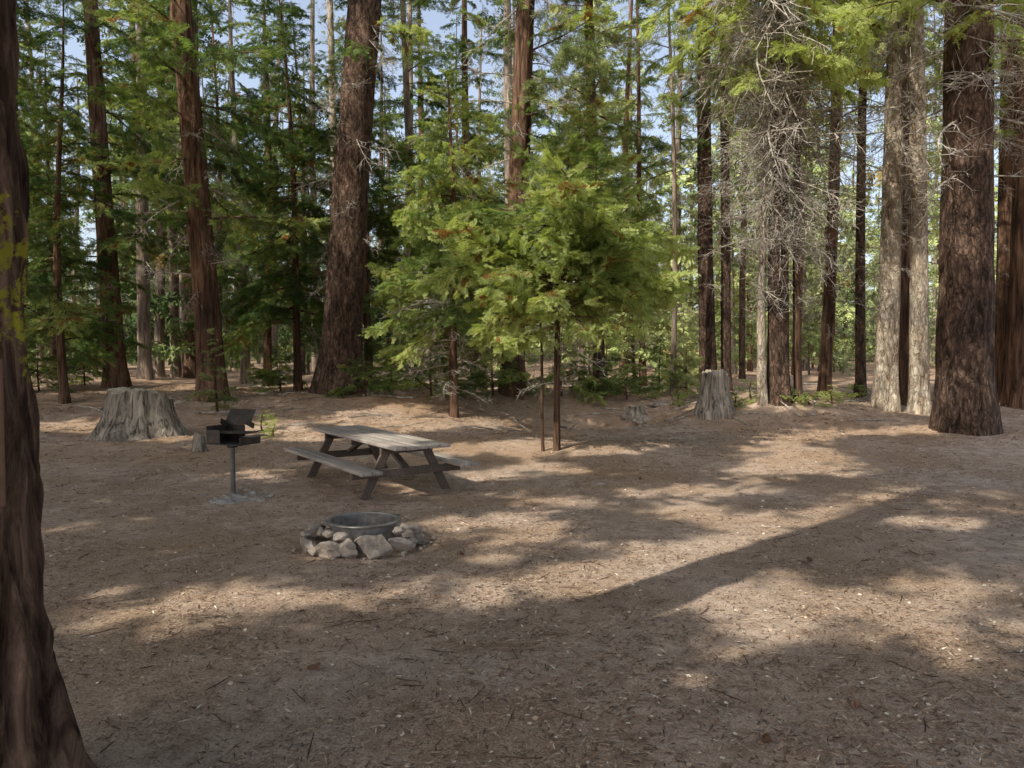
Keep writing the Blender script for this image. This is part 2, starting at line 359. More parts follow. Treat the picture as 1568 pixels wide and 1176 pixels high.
M_lit,n,l,b=mat('litter')
at=n.new('ShaderNodeAttribute'); at.attribute_name='shade'
r=ramp(n,[(0,(.06,.035,.022)),(.5,(.28,.17,.105)),(.85,(.58,.43,.30)),(1,(.80,.71,.57))]); l.new(at.outputs['Fac'],r.inputs[0]); l.new(r.outputs[0],b.inputs['Base Color']); b.inputs['Roughness'].default_value=.8
NL=240000
yy=1.8+24*R.rand(NL)**1.35; xx=(R.rand(NL)*2-1)*(yy*.72+.5)
dens=vnoise(xx*.6,yy*.6,11)*.6+vnoise(xx*2.3,yy*2.3,12)*.5; keep=(R.rand(NL)<dens**1.6*1.7)|(yy>14); xx,yy=xx[keep],yy[keep]; k=len(xx)
th=R.rand(k)*math.pi; big=R.rand(k)<.07
ln=np.where(big,R.uniform(.006,.02,k),R.uniform(.008,.038,k)); wd=np.where(big,ln*.5,R.uniform(.0012,.004,k))*(1+yy/10)
ln*=1+np.clip(yy-12,0,10)*.12
zz=terr(xx,yy)+.006
dx=np.stack([np.cos(th),np.sin(th),R.uniform(-.25,.25,k)],-1)*ln[:,None]; dy=np.stack([-np.sin(th),np.cos(th),R.uniform(-.5,.5,k)],-1)*wd[:,None]
C=np.stack([xx,yy,zz],-1); A4=np.stack([C-dx,C+dy,C+dx,C-dy],1)
me=mesh_np('forest_litter',A4.reshape(-1,3),np.arange(k*4).reshape(-1,4),[M_lit],check=False)
a=me.attributes.new('shade','FLOAT','FACE'); a.data.foreach_set('value',np.clip(R.rand(k)*.85+np.where(big,.2,0)+(R.rand(k)<.03)*.5,0,1).astype(np.float32))
obj('forest_litter',me)
A=Acc()
for _ in range(360):
    y0=2.2+15*R.rand()**1.4; x0=R.uniform(-1,1)*y0*.7; a0=R.rand()*6.28; L0=R.uniform(.03,.22); z0=tz(x0,y0)+.008
    A.add(*tube(np.array([[x0+math.cos(a0)*L0*t,y0+math.sin(a0)*L0*t+.02*math.sin(t*4),z0+.006*t] for t in (-.5,-.1,.3,.5)]),[.002,.0035,.0025,.001],4))
obj('fallen_twigs',A.mesh('fallen_twigs',[M_cedar]))

# ---------------------------------------------------------------- trees
def trunk_mesh(name,H,r0,lean=(0,0),flare=.5,mt=M_cedar,ns=20,wig=.15,seed=0,nz=26,top=.06):
    rr=np.random.RandomState(abs(int(seed))+1)
    t=np.concatenate([np.linspace(0,.12,9)[:-1],np.linspace(.12,1,nz)])
    z=t*H-.35*(t==0); a=np.arange(ns)*2*math.pi/ns
    w1,w2=rr.uniform(0,6,2); cx=lean[0]*t*H+wig*np.sin(t*5+w1)-wig*math.sin(w1); cy=lean[1]*t*H+wig*np.sin(t*4+w2)-wig*math.sin(w2)
    rad=r0*((1-t)**.75*(1-top)+top)
    lob=1+.35*np.sin(a*rr.randint(3,6)+rr.uniform(0,6))+.2*np.sin(a*7+rr.uniform(0,6))
    rg=rad[:,None]*(1+flare*np.exp(-np.maximum(z,0)[:,None]/(r0*1.1+.05))*lob[None,:])
    rg=rg*(1+.05*np.sin(a*5+w1)[None,:]*np.cos(t*9)[:,None]+.025*rr.normal(size=(len(t),ns)))
    V=np.stack([cx[:,None]+rg*np.cos(a),cy[:,None]+rg*np.sin(a),np.repeat(z[:,None],ns,1)],-1).reshape(-1,3)
    i=np.arange(len(t)-1)[:,None]*ns; j=np.arange(ns)[None,:]; j2=(j+1)%ns
    Q=np.stack([i+j,i+j2,i+ns+j2,i+ns+j],-1).reshape(-1,4)
    def axis(h):
        tt=h/H; return (lean[0]*h+wig*math.sin(tt*5+w1)-wig*math.sin(w1), lean[1]*h+wig*math.sin(tt*4+w2)-wig*math.sin(w2))
    return V,Q,axis
def branches(axis,specs,H,dens=1.0,ydist=None):
    out={}
    for (kind,h0,h1,nb,l0,l1,e0,e1,tint,azr) in specs:
        nb=max(1,int(nb*(dens if kind!='dead' else 1)))
        for i in range(nb):
            f=(i+R.rand())/nb; h=h0+(h1-h0)*f; ax=axis(h)
            if ydist and h-CH+.6>.50*ydist+2.5 and R.rand()<.65: continue
            az=R.uniform(*azr) if azr else R.rand()*2*math.pi
            Lb=(l0+(l1-l0)*f)*R.uniform(.45,1.2)
            el=math.radians(R.uniform(e0,e1))
            o=out.setdefault(kind,[[],[],[],[]])
            o[0].append((ax[0],ax[1],h)); o[1].append((R.uniform(-.5,.5),-el,az)); o[2].append(Lb/2); o[3].append(tint+R.uniform(-.2,.2))
    return out
def tree(name,x,y,H,r0,lean=(0,0),mt=M_cedar,specs=(),flare=.45,seed=0,wig=.12,ns=20,dens=1.0):
    V,Q,ax=trunk_mesh(name,H,r0,lean,flare,mt,seed=seed,wig=wig,ns=ns)
    o=obj(name,mesh_np(name+'_trunk',V,Q,[mt],smooth=True),loc=(x,y,tz(x,y)-.03))
    for kd,(p,ro,s,ti) in branches(ax,specs,H,dens,y if y>12 else None).items():
        scatter('foliage' if kd!='dead' else 'dead_branches',kd,p,ro,s,ti,o)
    return o
def pxtree(name,px,py,w,tx,ty,H=26,mt=M_cedar,specs=(),flare=.4,wig=.1,dist=None,ns=20,dens=1.05):
    if dist is None: x,y=unproj(px,py)
    else: y=dist; x=(px-784)/F*y
    zb=tz(x,y); X,Z=at_depth(tx,ty,y); lx=(X-x)/max(Z-zb,.5)
    r0=w/2*y/F*1.12
    tree(name,x,y,H,r0,(lx,R.uniform(-.01,.01)),mt,specs,flare,seed=int(px),wig=wig,ns=ns,dens=dens)
    return x,y
def cedar(h0,h1,n_,l0,l1,t=.1,e=(-25,15),az=None): return ('cedar',h0,h1,n_,l0,l1,e[0],e[1],t,az)
def pine(h0,h1,n_,l0,l1,t=.1,e=(-20,25),az=None): return ('pine',h0,h1,n_,l0,l1,e[0],e[1],t,az)
def dead(h0,h1,n_,l0,l1,e=(-45,10),az=None): return ('dead',h0,h1,n_,l0,l1,e[0],e[1],0,az)

# left group
pxtree('incense_cedar_tree',100,618,12,95,300,H=11,specs=[cedar(1.6,11,80,2.2,.6,.0)])
pxtree('incense_cedar_tree',180,592,28,148,130,H=26,specs=[dead(2,7,14,1.4,1.8),cedar(3.6,25,90,3.0,1.5,.05)])
pxtree('incense_cedar_tree',222,580,18,210,200,H=28,mt=M_grey,specs=[dead(2,10,16,1.2,1.6),cedar(7,27,56,2.6,1.2,.2)])
pxtree('incense_cedar_tree',243,577,14,250,200,H=26,mt=M_grey,specs=[dead(2,10,12,1.2,1.4),cedar(7,25,46,2.6,1.2,.2)])
pxtree('incense_cedar_tree',270,576,13,262,180,H=24,mt=M_grey,specs=[cedar(6,24,46,2.8,1.2,.25)])
pxtree('incense_cedar_tree',327,612,36,282,0,H=30,specs=[dead(2.5,8,22,1.4,2.2),cedar(4.4,29,84,2.8,2,.1)],flare=.35)
pxtree('incense_cedar_tree',376,586,13,368,300,H=17,mt=M_grey,specs=[cedar(3,17,66,2.6,.8,.0)])
pxtree('incense_cedar_tree',410,590,12,405,300,H=15,specs=[cedar(2.2,15,80,2.8,.8,-.05)])
pxtree('incense_cedar_tree',457,598,11,440,300,H=13,specs=[dead(1,3,8,1,1.4),cedar(2.0,13,100,3.0,.7,-.05)])
pxtree('ponderosa_pine_tree',520,602,54,556,0,H=38,mt=M_pine,specs=[dead(3,12,30,1.2,2.4),cedar(9,20,25,2,3,.2),pine(14,34,50,3,2,.1)],flare=.45,wig=.2)
pxtree('incense_cedar_tree',566,596,11,560,300,H=14,specs=[cedar(2.6,14,80,2.4,.7,0)])
pxtree('dead_snag_tree',512,590,15,510,0,H=22,mt=M_pale_sunlit,specs=[dead(3,20,60,1.6,1.0,e=(-20,40))])
pxtree('incense_cedar_tree',35,600,16,20,300,H=16,specs=[cedar(1.6,16,100,3.0,.8,0)])
# middle
pxtree('incense_cedar_tree',640,592,14,630,200,H=20,mt=M_grey,specs=[cedar(2.4,20,70,2.6,.8,.1)])
pxtree('ponderosa_pine_tree',785,600,32,800,0,H=34,mt=M_cedar,specs=[dead(4,12,40,1.4,2.4),cedar(6,20,36,2.2,3,.15),pine(14,32,40,3,2,.15)])
pxtree('incense_cedar_tree',730,590,15,720,200,H=19,specs=[cedar(2,19,80,2.8,.8,.05)])
pxtree('ponderosa_pine_tree',918,606,17,910,0,H=27,mt=M_pine,specs=[dead(4,13,50,1.5,2.2,e=(-20,35)),pine(7,27,60,2.8,1.5,.2)])
pxtree('incense_cedar_tree',985,590,10,975,250,H=17,specs=[dead(1.5,6,22,1,1.4),cedar(3.4,17,60,2.2,.6,.2)])
pxtree('incense_cedar_tree',1030,606,8,1026,200,H=15,mt=M_grey,specs=[dead(2,10,26,.9,.9),cedar(6,15,24,1.6,.6,.2)])
pxtree('ponderosa_pine_tree',1085,600,23,1073,0,H=29,mt=M_pine,specs=[dead(3,12,26,1.2,1.8),pine(8,29,42,2.6,1.6,.3)])
pxtree('ponderosa_pine_tree',1112,598,14,1102,100,H=27,mt=M_pine,specs=[dead(3,10,14,1,1.4),pine(8,27,32,2.4,1.4,.3)])
# right group, leaf tint raised to paint in sunlit crowns
pxtree('dead_snag_tree',1168,618,13,1160,200,H=11,mt=M_pale_sunlit,specs=[dead(2.5,10.5,60,1.6,1.2,e=(-35,25)),dead(3,9,34,1.0,1.8,e=(-80,-45))])
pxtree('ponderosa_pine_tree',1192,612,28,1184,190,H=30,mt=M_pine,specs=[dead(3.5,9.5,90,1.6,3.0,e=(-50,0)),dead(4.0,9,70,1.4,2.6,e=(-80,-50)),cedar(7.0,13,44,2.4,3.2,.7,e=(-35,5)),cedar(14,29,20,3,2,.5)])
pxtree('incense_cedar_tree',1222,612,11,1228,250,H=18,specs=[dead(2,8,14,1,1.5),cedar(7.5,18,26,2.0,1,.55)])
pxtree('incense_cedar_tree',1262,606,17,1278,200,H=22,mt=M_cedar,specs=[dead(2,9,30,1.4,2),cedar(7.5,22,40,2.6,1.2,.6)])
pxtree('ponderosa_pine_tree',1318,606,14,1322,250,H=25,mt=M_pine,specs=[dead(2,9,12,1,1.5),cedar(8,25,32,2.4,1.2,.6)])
pxtree('ponderosa_pine_tree',1355,627,30,1368,180,H=28,mt=M_pale_sunlit,specs=[dead(3,9,34,1,2),dead(4,9,24,1.0,1.8,e=(-80,-45)),cedar(8.4,27,36,2.2,2,.6)])
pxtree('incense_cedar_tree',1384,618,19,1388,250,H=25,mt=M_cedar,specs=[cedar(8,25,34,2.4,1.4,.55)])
pxtree('ponderosa_pine_tree',1408,632,25,1402,100,H=27,mt=M_pale_sunlit,specs=[dead(4,9,24,1,1.8),cedar(8.8,27,32,2.2,1.6,.6)])
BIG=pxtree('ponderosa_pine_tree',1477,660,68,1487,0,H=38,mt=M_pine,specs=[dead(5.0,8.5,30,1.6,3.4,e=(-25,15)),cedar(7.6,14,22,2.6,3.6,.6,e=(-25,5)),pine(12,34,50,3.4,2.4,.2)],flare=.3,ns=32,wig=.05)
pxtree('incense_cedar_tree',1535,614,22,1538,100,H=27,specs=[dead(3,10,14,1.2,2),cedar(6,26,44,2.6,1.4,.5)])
pxtree('incense_cedar_tree',1563,650,36,1568,0,H=26,dist=18.5,specs=[cedar(7,26,36,2.6,1.4,.45)])

# young cedars
pxtree('young_incense_cedar',695,652,13,685,220,H=8.2,dist=18.2,flare=.15,wig=.05,dens=1,specs=[dead(.7,2.8,26,1.0,1.5,e=(-25,5)),cedar(1.8,3.2,24,1.7,2.0,.3,e=(-22,8)),cedar(3,6,64,1.9,1.4,.3,e=(-15,25)),cedar(6,8.2,40,1.3,.35,.3,e=(0,45)),dead(2,7,24,1.4,1.0)])
sx,sy=pxtree('young_incense_cedar',852,690,10,882,270,H=5.8,flare=.15,wig=.08,dens=1,specs=[dead(1.2,2.6,20,.8,1.3,e=(-20,5)),cedar(2.15,2.9,24,1.4,1.9,.35,e=(-12,14)),cedar(2.7,4.3,72,2.1,1.7,.35,e=(-8,28)),cedar(4.0,5.8,54,1.5,.4,.3,e=(5,50)),dead(2,5,18,1.2,.9)])
pxtree('young_incense_cedar',832,690,5,818,520,H=3.9,flare=.1,wig=.07,dens=1,specs=[cedar(1.9,3.9,26,1.4,.9,.55,e=(-12,25),az=(2,4.5))])
def small(name,px,py,H,n_,Lr,t,kind='cedar'):
    x,y=unproj(px,py); tree(name,x,y,H,.02+.008*H,(R.uniform(-.03,.03),0),M_cedar,[(kind,.1*H,H,n_,Lr,.15*Lr+.1,-10,30,t,None)],flare=.1,ns=8,wig=.02)
small('fir_sapling',333,632,2.0,26,.75,.25,'pine'); small('fir_sapling',1052,606,1.7,34,1.2,.35,'pine'); small('fir_sapling',1275,620,.5,12,.6,.6)
small('cedar_seedling',402,662,.45,12,.45,.7); small('cedar_seedling',420,668,.28,10,.35,.7)
for px,py,H in ((60,600,1.6),(20,590,2.2),(130,590,1.5),(905,606,1.6),(800,612,1.6),(860,606,1.9),(930,598,2.0),(755,606,2.2),(1010,600,1.5),(600,596,1.6),(660,606,1.8),(960,612,.9),(700,612,1.2),(430,600,1.2),(560,606,1.0)):
    small('cedar_shrub',px,py,H,24,1.3,.15)
for px,py,H in ((1150,612,.5),(1215,618,.35),(1240,620,.3),(1040,622,.4),(1128,624,.35),(1310,610,.5)):
    small('cedar_shrub',px,py,H,12,.5,.3)

# background forest
spots=[]
def far_forest(n_,d0,d1,name,spread=.76,young=False,dn=1.0):
    T=Acc(); par=bpy.data.objects.new(name,None); COL.objects.link(par)
    acc={}; c_=0; tries=0
    while c_<n_ and tries<n_*30:
        tries+=1
        y=math.sqrt(R.uniform(d0*d0,d1*d1)); x=R.uniform(-spread,spread)*y
        if any((x-a)**2+(y-b)**2<(1.5 if young else 3.2) for a,b in spots): continue
        px=784+x/y*F
        if 1290<px<1460 and y<45 and R.rand()<.6: continue
        if young and px<560 and y<38 and R.rand()<.5: continue
        if young and px>1050 and y<42 and R.rand()<.7: continue
        spots.append((x,y)); c_+=1
        tt=R.uniform(-.1,.3)+.35*(x>0)  # right half tinted lighter, sunlit foliage put into the leaf colour
        if young:
            H=R.uniform(1.5,8) if y<60 else R.uniform(3,10); r0=.015+.008*H; hb=.06*H+(.5 if H>4 else 0)
            kd='cedarF' if R.rand()<.7 else 'pineF'
            sp=[(kd,hb,H,int(12+H*4),.7+H*.22,.3,-25,25,tt-.05,None)]
        else:
            H=R.uniform(14,34); r0=R.uniform(.10,.36)*H/28
            kd='cedarF' if R.rand()<.6 else 'pineF'; hb=R.uniform(.14,.38)*H if R.rand()<.8 else 1.5
            sp=[(kd,hb,H,int((H-hb)*2.6*dn),R.uniform(2.4,3.8),.7,-25,20,tt,None),('dead',2,hb+2,7,1.2,1.6,-35,15,0,None)]
        V,Q,ax=trunk_mesh('t',H,r0,(R.normal()*.015,0),.3,None,ns=9,wig=.15 if not young else .04,seed=c_*3+int(d0),nz=10)
        zb=tz(x,y)-.05; T.add(V+np.array([x,y,zb]),Q,R.randint(0,4))
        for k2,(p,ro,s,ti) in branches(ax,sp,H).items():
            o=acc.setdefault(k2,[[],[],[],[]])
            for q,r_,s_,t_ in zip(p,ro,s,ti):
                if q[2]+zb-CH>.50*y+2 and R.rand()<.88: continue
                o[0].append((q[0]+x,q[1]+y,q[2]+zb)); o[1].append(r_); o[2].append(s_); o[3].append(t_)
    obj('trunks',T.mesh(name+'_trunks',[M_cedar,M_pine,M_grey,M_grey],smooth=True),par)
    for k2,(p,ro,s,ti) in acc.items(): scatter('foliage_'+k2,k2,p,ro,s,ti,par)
far_forest(50,31,50,'forest_stand')
far_forest(110,27,70,'understory',young=True)
far_forest(190,50,115,'distant_forest')
far_forest(150,60,120,'distant_understory',young=True)

# ---------------------------------------------------------------- unseen trees left and behind; sprigs added for shade, carved around sun patches
KX=-SUN[0]/SUN[2]; KY=-SUN[1]/SUN[2]
def toG(x,y,z): return np.array([x+KX*z,y+KY*z])
ST=[(775,908,960,872,.42),(900,892,1100,842,.34),(1100,838,1262,786,.30),(950,838,1140,826,.16),(730,797,840,800,.24),(770,830,900,826,.10),
(1000,752,1160,745,.32),(1000,786,1080,785,.24),(1100,792,1250,789,.18),(820,763,870,766,.24),(785,716,870,714,.18),(700,731,780,728,.14),
(480,914,690,902,.22),(95,912,185,903,.18),(170,948,330,928,.16),(300,901,380,896,.08),(80,812,230,797,.10),(390,725,440,722,.22),(640,796,700,792,.14),(650,838,740,852,.10),
(1150,682,1280,662,.44),(1170,700,1215,697,.26),(1255,694,1290,700,.26),(1130,721,1320,722,.22),(1480,772,1530,758,.32),(1400,800,1470,794,.26),(1300,760,1380,740,.12),
(1060,946,1165,912,.16),(1200,946,1300,952,.22),(1280,918,1400,890,.22),(1420,908,1545,895,.36),(1050,1022,1200,990,.12),(1340,972,1560,960,.18),(940,1062,1060,1050,.06),(1070,1100,1130,1110,.05),(1500,1025,1560,1020,.08),
(520,641,590,636,.5),(590,656,690,650,.65),(690,686,770,690,.5),(400,655,480,672,.5),(860,689,990,682,.32),(1010,662,1060,660,.36),(60,652,140,652,.5),(130,600,260,600,.8),
(500,850,560,840,.04),(200,860,260,850,.04),(560,630,640,628,.4),(1380,660,1420,655,.3),(350,592,500,592,.9),(200,578,300,580,1.1)]
SEG=[]
for x1,y1,x2,y2,hw in ST:
    a_=unproj(x1,y1); b_=unproj(x2,y2); mg=np.interp(.5*(a_[1]+b_[1]),[4,6,9,14],[.16,.22,.30,.36])
    SEG.append((toG(a_[0],a_[1],tz(*a_)),toG(b_[0],b_[1],tz(*b_)),hw+mg))
T3=[(sx-1.1,sy-.9,2.5,1.1),(sx-.8,sy-.8,3.6,1.1),(sx+1.1,sy-.8,2.8,.5),(sx-.3,sy-1,5.0,.9),(-2.2,17.2,2.4,.9),(-2.2,17.4,4.0,.8),(-2.0,17.5,5.5,.9),(-2.0,17.5,7,.8),(BIG[0]-.4,BIG[1]-.5,1.6,.3),(BIG[0]-.3,BIG[1]-.5,4.4,.4),(BIG[0]-.3,BIG[1]-.5,6.2,.25),(-7.0,14,1.0,.4),(-6.6,14.2,.95,.3),(4.7,18,1.0,.5),(-2.0,10.6,.66,.3),(-1.4,9.8,.66,.25),(-1.5,7.3,.2,.2)]
for (px,py) in ((1355,627),(1408,632),(1168,618),(1192,612)):
    q=unproj(px,py)
    for z_ in (1.2,2.4,3.6,5,6.5,8): T3.append((q[0],q[1],z_,.8))
for (x,y,z,rr_) in T3:
    g_=toG(x,y,z); SEG.append((g_,g_+1e-3,rr_+.3))
def lit(g,s):
    ok=np.zeros(len(g),bool)
    for a_,b_,hw in SEG:
        ab=b_-a_; t=np.clip(((g-a_)@ab)/(ab@ab),0,1); dd=np.linalg.norm(g-(a_+t[:,None]*ab),axis=1); ok|=dd<hw*(.55+.5*s)
    return ok
def shade_canopy(n_,x0,x1,y0,y1,h0,h1):
    g=np.stack([R.uniform(x0,x1,n_),R.uniform(y0,y1,n_)],-1); h=R.uniform(h0,h1,n_)
    P=np.stack([g[:,0]-KX*h,g[:,1]-KY*h,h],-1)
    s=R.uniform(.7,1.25,n_)
    vis=(P[:,1]>0)&((P[:,2]-CH)<.62*P[:,1]+.8)&(np.abs(P[:,0])<.8*P[:,1]+1)
    k_=~lit(g,s)&~vis  # sprigs dropped where they would shadow a wanted sun patch
    return P[k_],s[k_]
PA,SA=[],[]
for args in ((12500,-14,14,-2,23,8.5,15),(2600,-34,-3,20,42,11,22)):
    p_,s_=shade_canopy(*args); PA.append(p_); SA.append(s_)
PA=np.concatenate(PA); SA=np.concatenate(SA)
tr=[]
for (x,y) in ((-15,-5),(-18,-7),(-9,-13),(-20,2),(-14,-20),(-4,-9.5),(-24,-6),(-28,8),(-30,18),(1.5,-14),(-21,13)):
    tr.append((x,y,tree('incense_cedar_tree',x,y,24,.38,(0,0),M_cedar,[dead(3,8,10,1,1.6)],seed=int(x*7+999),wig=.05)))
D=np.stack([(PA[:,0]-x)**2+(PA[:,1]-y)**2 for x,y,_ in tr]); own=D.argmin(0)
for i,(x,y,o) in enumerate(tr):
    k_=own==i; n_=int(k_.sum())
    if n_: scatter('foliage','shade_sprig',PA[k_]-np.array(o.location),np.stack([R.uniform(-.4,.4,n_),R.uniform(-.4,.4,n_),R.uniform(0,6.28,n_)],-1),SA[k_],R.uniform(0,.2,n_),o)  # floating sprigs, parented to the nearest trunk, added only to cast shade

# ---------------------------------------------------------------- foreground trunk (left edge)
nzz,nss=260,170; z=-.2+14.2*(np.linspace(0,1,nzz)**1.7); a=np.arange(nss)*2*math.pi/nss
AA,ZZ=np.meshgrid(a,z)
rad=.345-.018*np.maximum(ZZ,0)+.24*np.exp(-np.maximum(ZZ,0)/.42)*(1+.5*np.cos(AA*4+.6)+.25*np.cos(AA*7))
f1=vnoise(AA*6.3662*.8+1.2*vnoise(ZZ*1.2,AA*2,5),ZZ*1.3,6); f2=vnoise(AA*14+vnoise(ZZ*3,AA*3,4),ZZ*3.2,7); f3=vnoise(AA*30,ZZ*11,8)
rad=rad+.085*(np.abs(f1-.5)*2)**.7-.035+.045*(f2-.5)+.024*(f3-.5)
bur=np.exp(-((np.angle(np.exp(1j*(AA+1.0))))/.28)**2-((ZZ-.62)/.11)**2); rad+=.09*bur
V=np.stack([rad*np.cos(AA),rad*np.sin(AA),ZZ],-1).reshape(-1,3)
i=np.arange(nzz-1)[:,None]*nss; j=np.arange(nss)[None,:]; j2=(j+1)%nss
Q=np.stack([i+j,i+j2,i+nss+j2,i+nss+j],-1).reshape(-1,4)
FT=obj('foreground_cedar_tree',mesh_np('trunk',V,Q,[M_near],smooth=True),loc=(-2.08,2.70,0))
A=Acc()
for (aa,L0,r0_) in ((.55,.55,.08),(-1.5,.6,.1),(1.7,.6,.08)):
    S=np.linspace(0,1,14); A.add(*tube(np.array([[math.cos(aa+.2*s)*(.3+L0*s),math.sin(aa+.2*s)*(.3+L0*s),.10*(1-s)**2-.01-.08*s] for s in S]),r0_*(1-S*.6),12))
obj('roots',A.mesh('roots',[M_near],smooth=True),FT)
scatter('foliage','cedar',[(0,0,h) for h in np.linspace(11,13.8,10)],[(0,.1,R.uniform(1.8,5.6)) for _ in range(10)],[.9]*10,[.1]*10,FT)

# ---------------------------------------------------------------- built objects
def box(name,size,loc,rot,mt,parent,bev=.006):
    bm=bmesh.new(); bmesh.ops.create_cube(bm,size=1); bmesh.ops.scale(bm,vec=size,verts=bm.verts)
    if bev: bmesh.ops.bevel(bm,geom=bm.edges[:],offset=bev,segments=2,affect='EDGES',profile=.6)
    me=bpy.data.meshes.new(name); bm.to_mesh(me); bm.free(); me.materials.append(mt)
    return obj(name,me,parent,loc,rot)
M_board=simple('brown_painted_board',(.10,.05,.03),(.16,.085,.05),8)
sg=bpy.data.objects.new('campsite_sign',None); COL.objects.link(sg); sg.location=(-1.76,2.42,1.55); sg.rotation_euler=(0,0,math.radians(30))
box('board',(.26,.025,.48),(0,0,0),(0,0,0),M_board,sg)
for zz_ in (.2,-.2): box('nail',(.015,.012,.015),(0,-.017,zz_),(0,0,0),M_stump,sg,.002)

# picnic table
M_wood,n,l,b=mat('weathered_table_wood')
t=tex(n,l,'n',1,detail=8,rough=.7,sc3=(1.2,22,22)); t2=tex(n,l,'n',3,detail=4)
r=ramp(n,[(.3,(.16,.13,.115)),(.5,(.36,.32,.285)),(.72,(.52,.47,.42))]); l.new(t.outputs['Fac'],r.inputs[0])
r2=ramp(n,[(.3,(.75,.72,.7)),(.7,(1.1,1.1,1.1))]); l.new(t2.outputs['Fac'],r2.inputs[0])
oi=n.new('ShaderNodeObjectInfo'); r3=ramp(n,[(0,(.75,.72,.70)),(1,(1.15,1.12,1.1))]); l.new(oi.outputs['Random'],r3.inputs[0])
c=mix(n,l,1,r.outputs[0],r2.outputs[0],'MULTIPLY'); c=mix(n,l,1,c,r3.outputs[0],'MULTIPLY'); l.new(c,b.inputs['Base Color']); b.inputs['Roughness'].default_value=.6
bump(n,l,b,t.outputs['Fac'],.5,.006)
M_leg=simple('dark_timber',(.06,.042,.032),(.15,.11,.085),12,sc3=(8,8,2))
tab=bpy.data.objects.new('picnic_table',None); COL.objects.link(tab)
ne=np.array([-1.08,9.45]); fe=np.array([-2.70,11.75]); ctr=(ne+fe)/2; dr_=ne-fe; ang=math.atan2(dr_[1],dr_[0])
tab.location=(ctr[0],ctr[1],tz(*ctr)+.0); tab.rotation_euler=(0,math.radians(0.8),ang)
LT=2.75; HT=.66
for i in range(5):
    box('top_plank_%d'%(i+1),(LT+R.uniform(-.02,.02),.141,.042),(0,(i-2)*.157,HT-.021+R.uniform(-.002,.002)),(0,0,0),M_wood,tab)
for s in (1,-1):
    for i in range(2):
        box('bench_plank_%d'%(i+1),(LT+.02,.133,.042),(0,s*(.62+i*.145),.39-.021),(0,0,0),M_wood,tab)
for e in (1,-1):
    xe=e*.92
    box('top_cleat',(.045,.74,.085),(xe,0,HT-.042-.047),(0,0,0),M_leg,tab)
    box('bench_beam',(.045,1.54,.10),(xe+e*.047,0,.39-.042-.053),(0,0,0),M_leg,tab)
    for s in (1,-1):
        y0,y1=s*.26,s*.60; zt,zb=HT-.05,-.03; Lg=math.hypot(y1-y0,zt-zb); aa=math.atan2(y1-y0,zt-zb)
        box('leg',(.045,.11,Lg),(xe,(y0+y1)/2,(zt+zb)/2),(aa,0,0),M_leg,tab)
    Lb=math.hypot(.62,.26); box('diagonal_brace',(Lb,.085,.04),(e*.60,0,.46),(0,e*math.atan2(.26,.62),0),M_leg,tab)
box('centre_cleat',(.045,.72,.07),(0,0,HT-.042-.039),(0,0,0),M_leg,tab)

# pedestal grill
M_steel=simple('sooty_steel',(.022,.02,.018),(.09,.07,.055),9,rough=.5,metal=.5,bs=.15)
M_ring=simple('weathered_steel',(.14,.125,.115),(.36,.34,.32),9,rough=.42,metal=.55,bs=.15)
M_post=simple('grey_steel_post',(.10,.09,.085),(.20,.185,.17),14,rough=.6,metal=.5,bs=.1)
M_ash=simple('ash',(.22,.185,.16),(.48,.43,.39),14,bs=.8,bd=.02)
gx_,gy_=unproj(357,757); gr=bpy.data.objects.new('pedestal_grill',None); COL.objects.link(gr); gr.location=(gx_,gy_,tz(gx_,gy_)); gr.rotation_euler=(0,0,math.radians(-22)); gr.scale=(.94,.94,1.0)
S=np.array([-.05,.3,.62]); V,Q=tube(np.array([[0,0,s] for s in S]),[.033]*3,14); obj('post',mesh_np('post',V,Q,[M_post],smooth=True),gr)
box('swivel_collar',(.10,.10,.05),(0,0,.625),(0,0,0),M_steel,gr)
box('firebox_floor',(.56,.40,.012),(.02,0,.655),(0,0,0),M_steel,gr,.003)
box('firebox_left_side',(.012,.40,.22),(-.262,0,.77),(0,0,0),M_steel,gr,.003)
box('firebox_back',(.30,.012,.22),(-.105,.195,.77),(0,0,0),M_steel,gr,.003)
box('firebox_right_side',(.012,.40,.10),(.302,0,.71),(0,0,0),M_steel,gr,.003)
box('firebox_front_lip',(.22,.012,.17),(-.145,-.196,.75),(0,0,0),M_steel,gr,.003)
A=Acc()
for i in range(12):
    yb=-.17+i*.031; A.add(*tube(np.array([[-.24,yb,.80],[0,yb,.80],[.28,yb,.80]]),[.005]*3,6))
for xb in (-.24,.0,.28): A.add(*tube(np.array([[xb,-.19,.795],[xb,0,.795],[xb,.19,.795]]),[.006]*3,6))
for yb in (-.12,.12): A.add(*tube(np.array([[.28,yb,.80],[.36,yb,.82],[.42,yb,.82]]),[.006]*3,6))
obj('grate',A.mesh('grate',[M_steel]),gr)
box('wind_shield',(.44,.012,.22),(-.02,.18,.985),(math.radians(-32),0,0),M_steel,gr,.003)
for xs_ in (-.24,.20): box('shield_arm',(.012,.17,.07),(xs_,.12,.90),(math.radians(-24),0,0),M_steel,gr,.002)
box('utility_shelf',(.16,.30,.010),(.395,0,.765),(0,0,0),M_post,gr,.003)
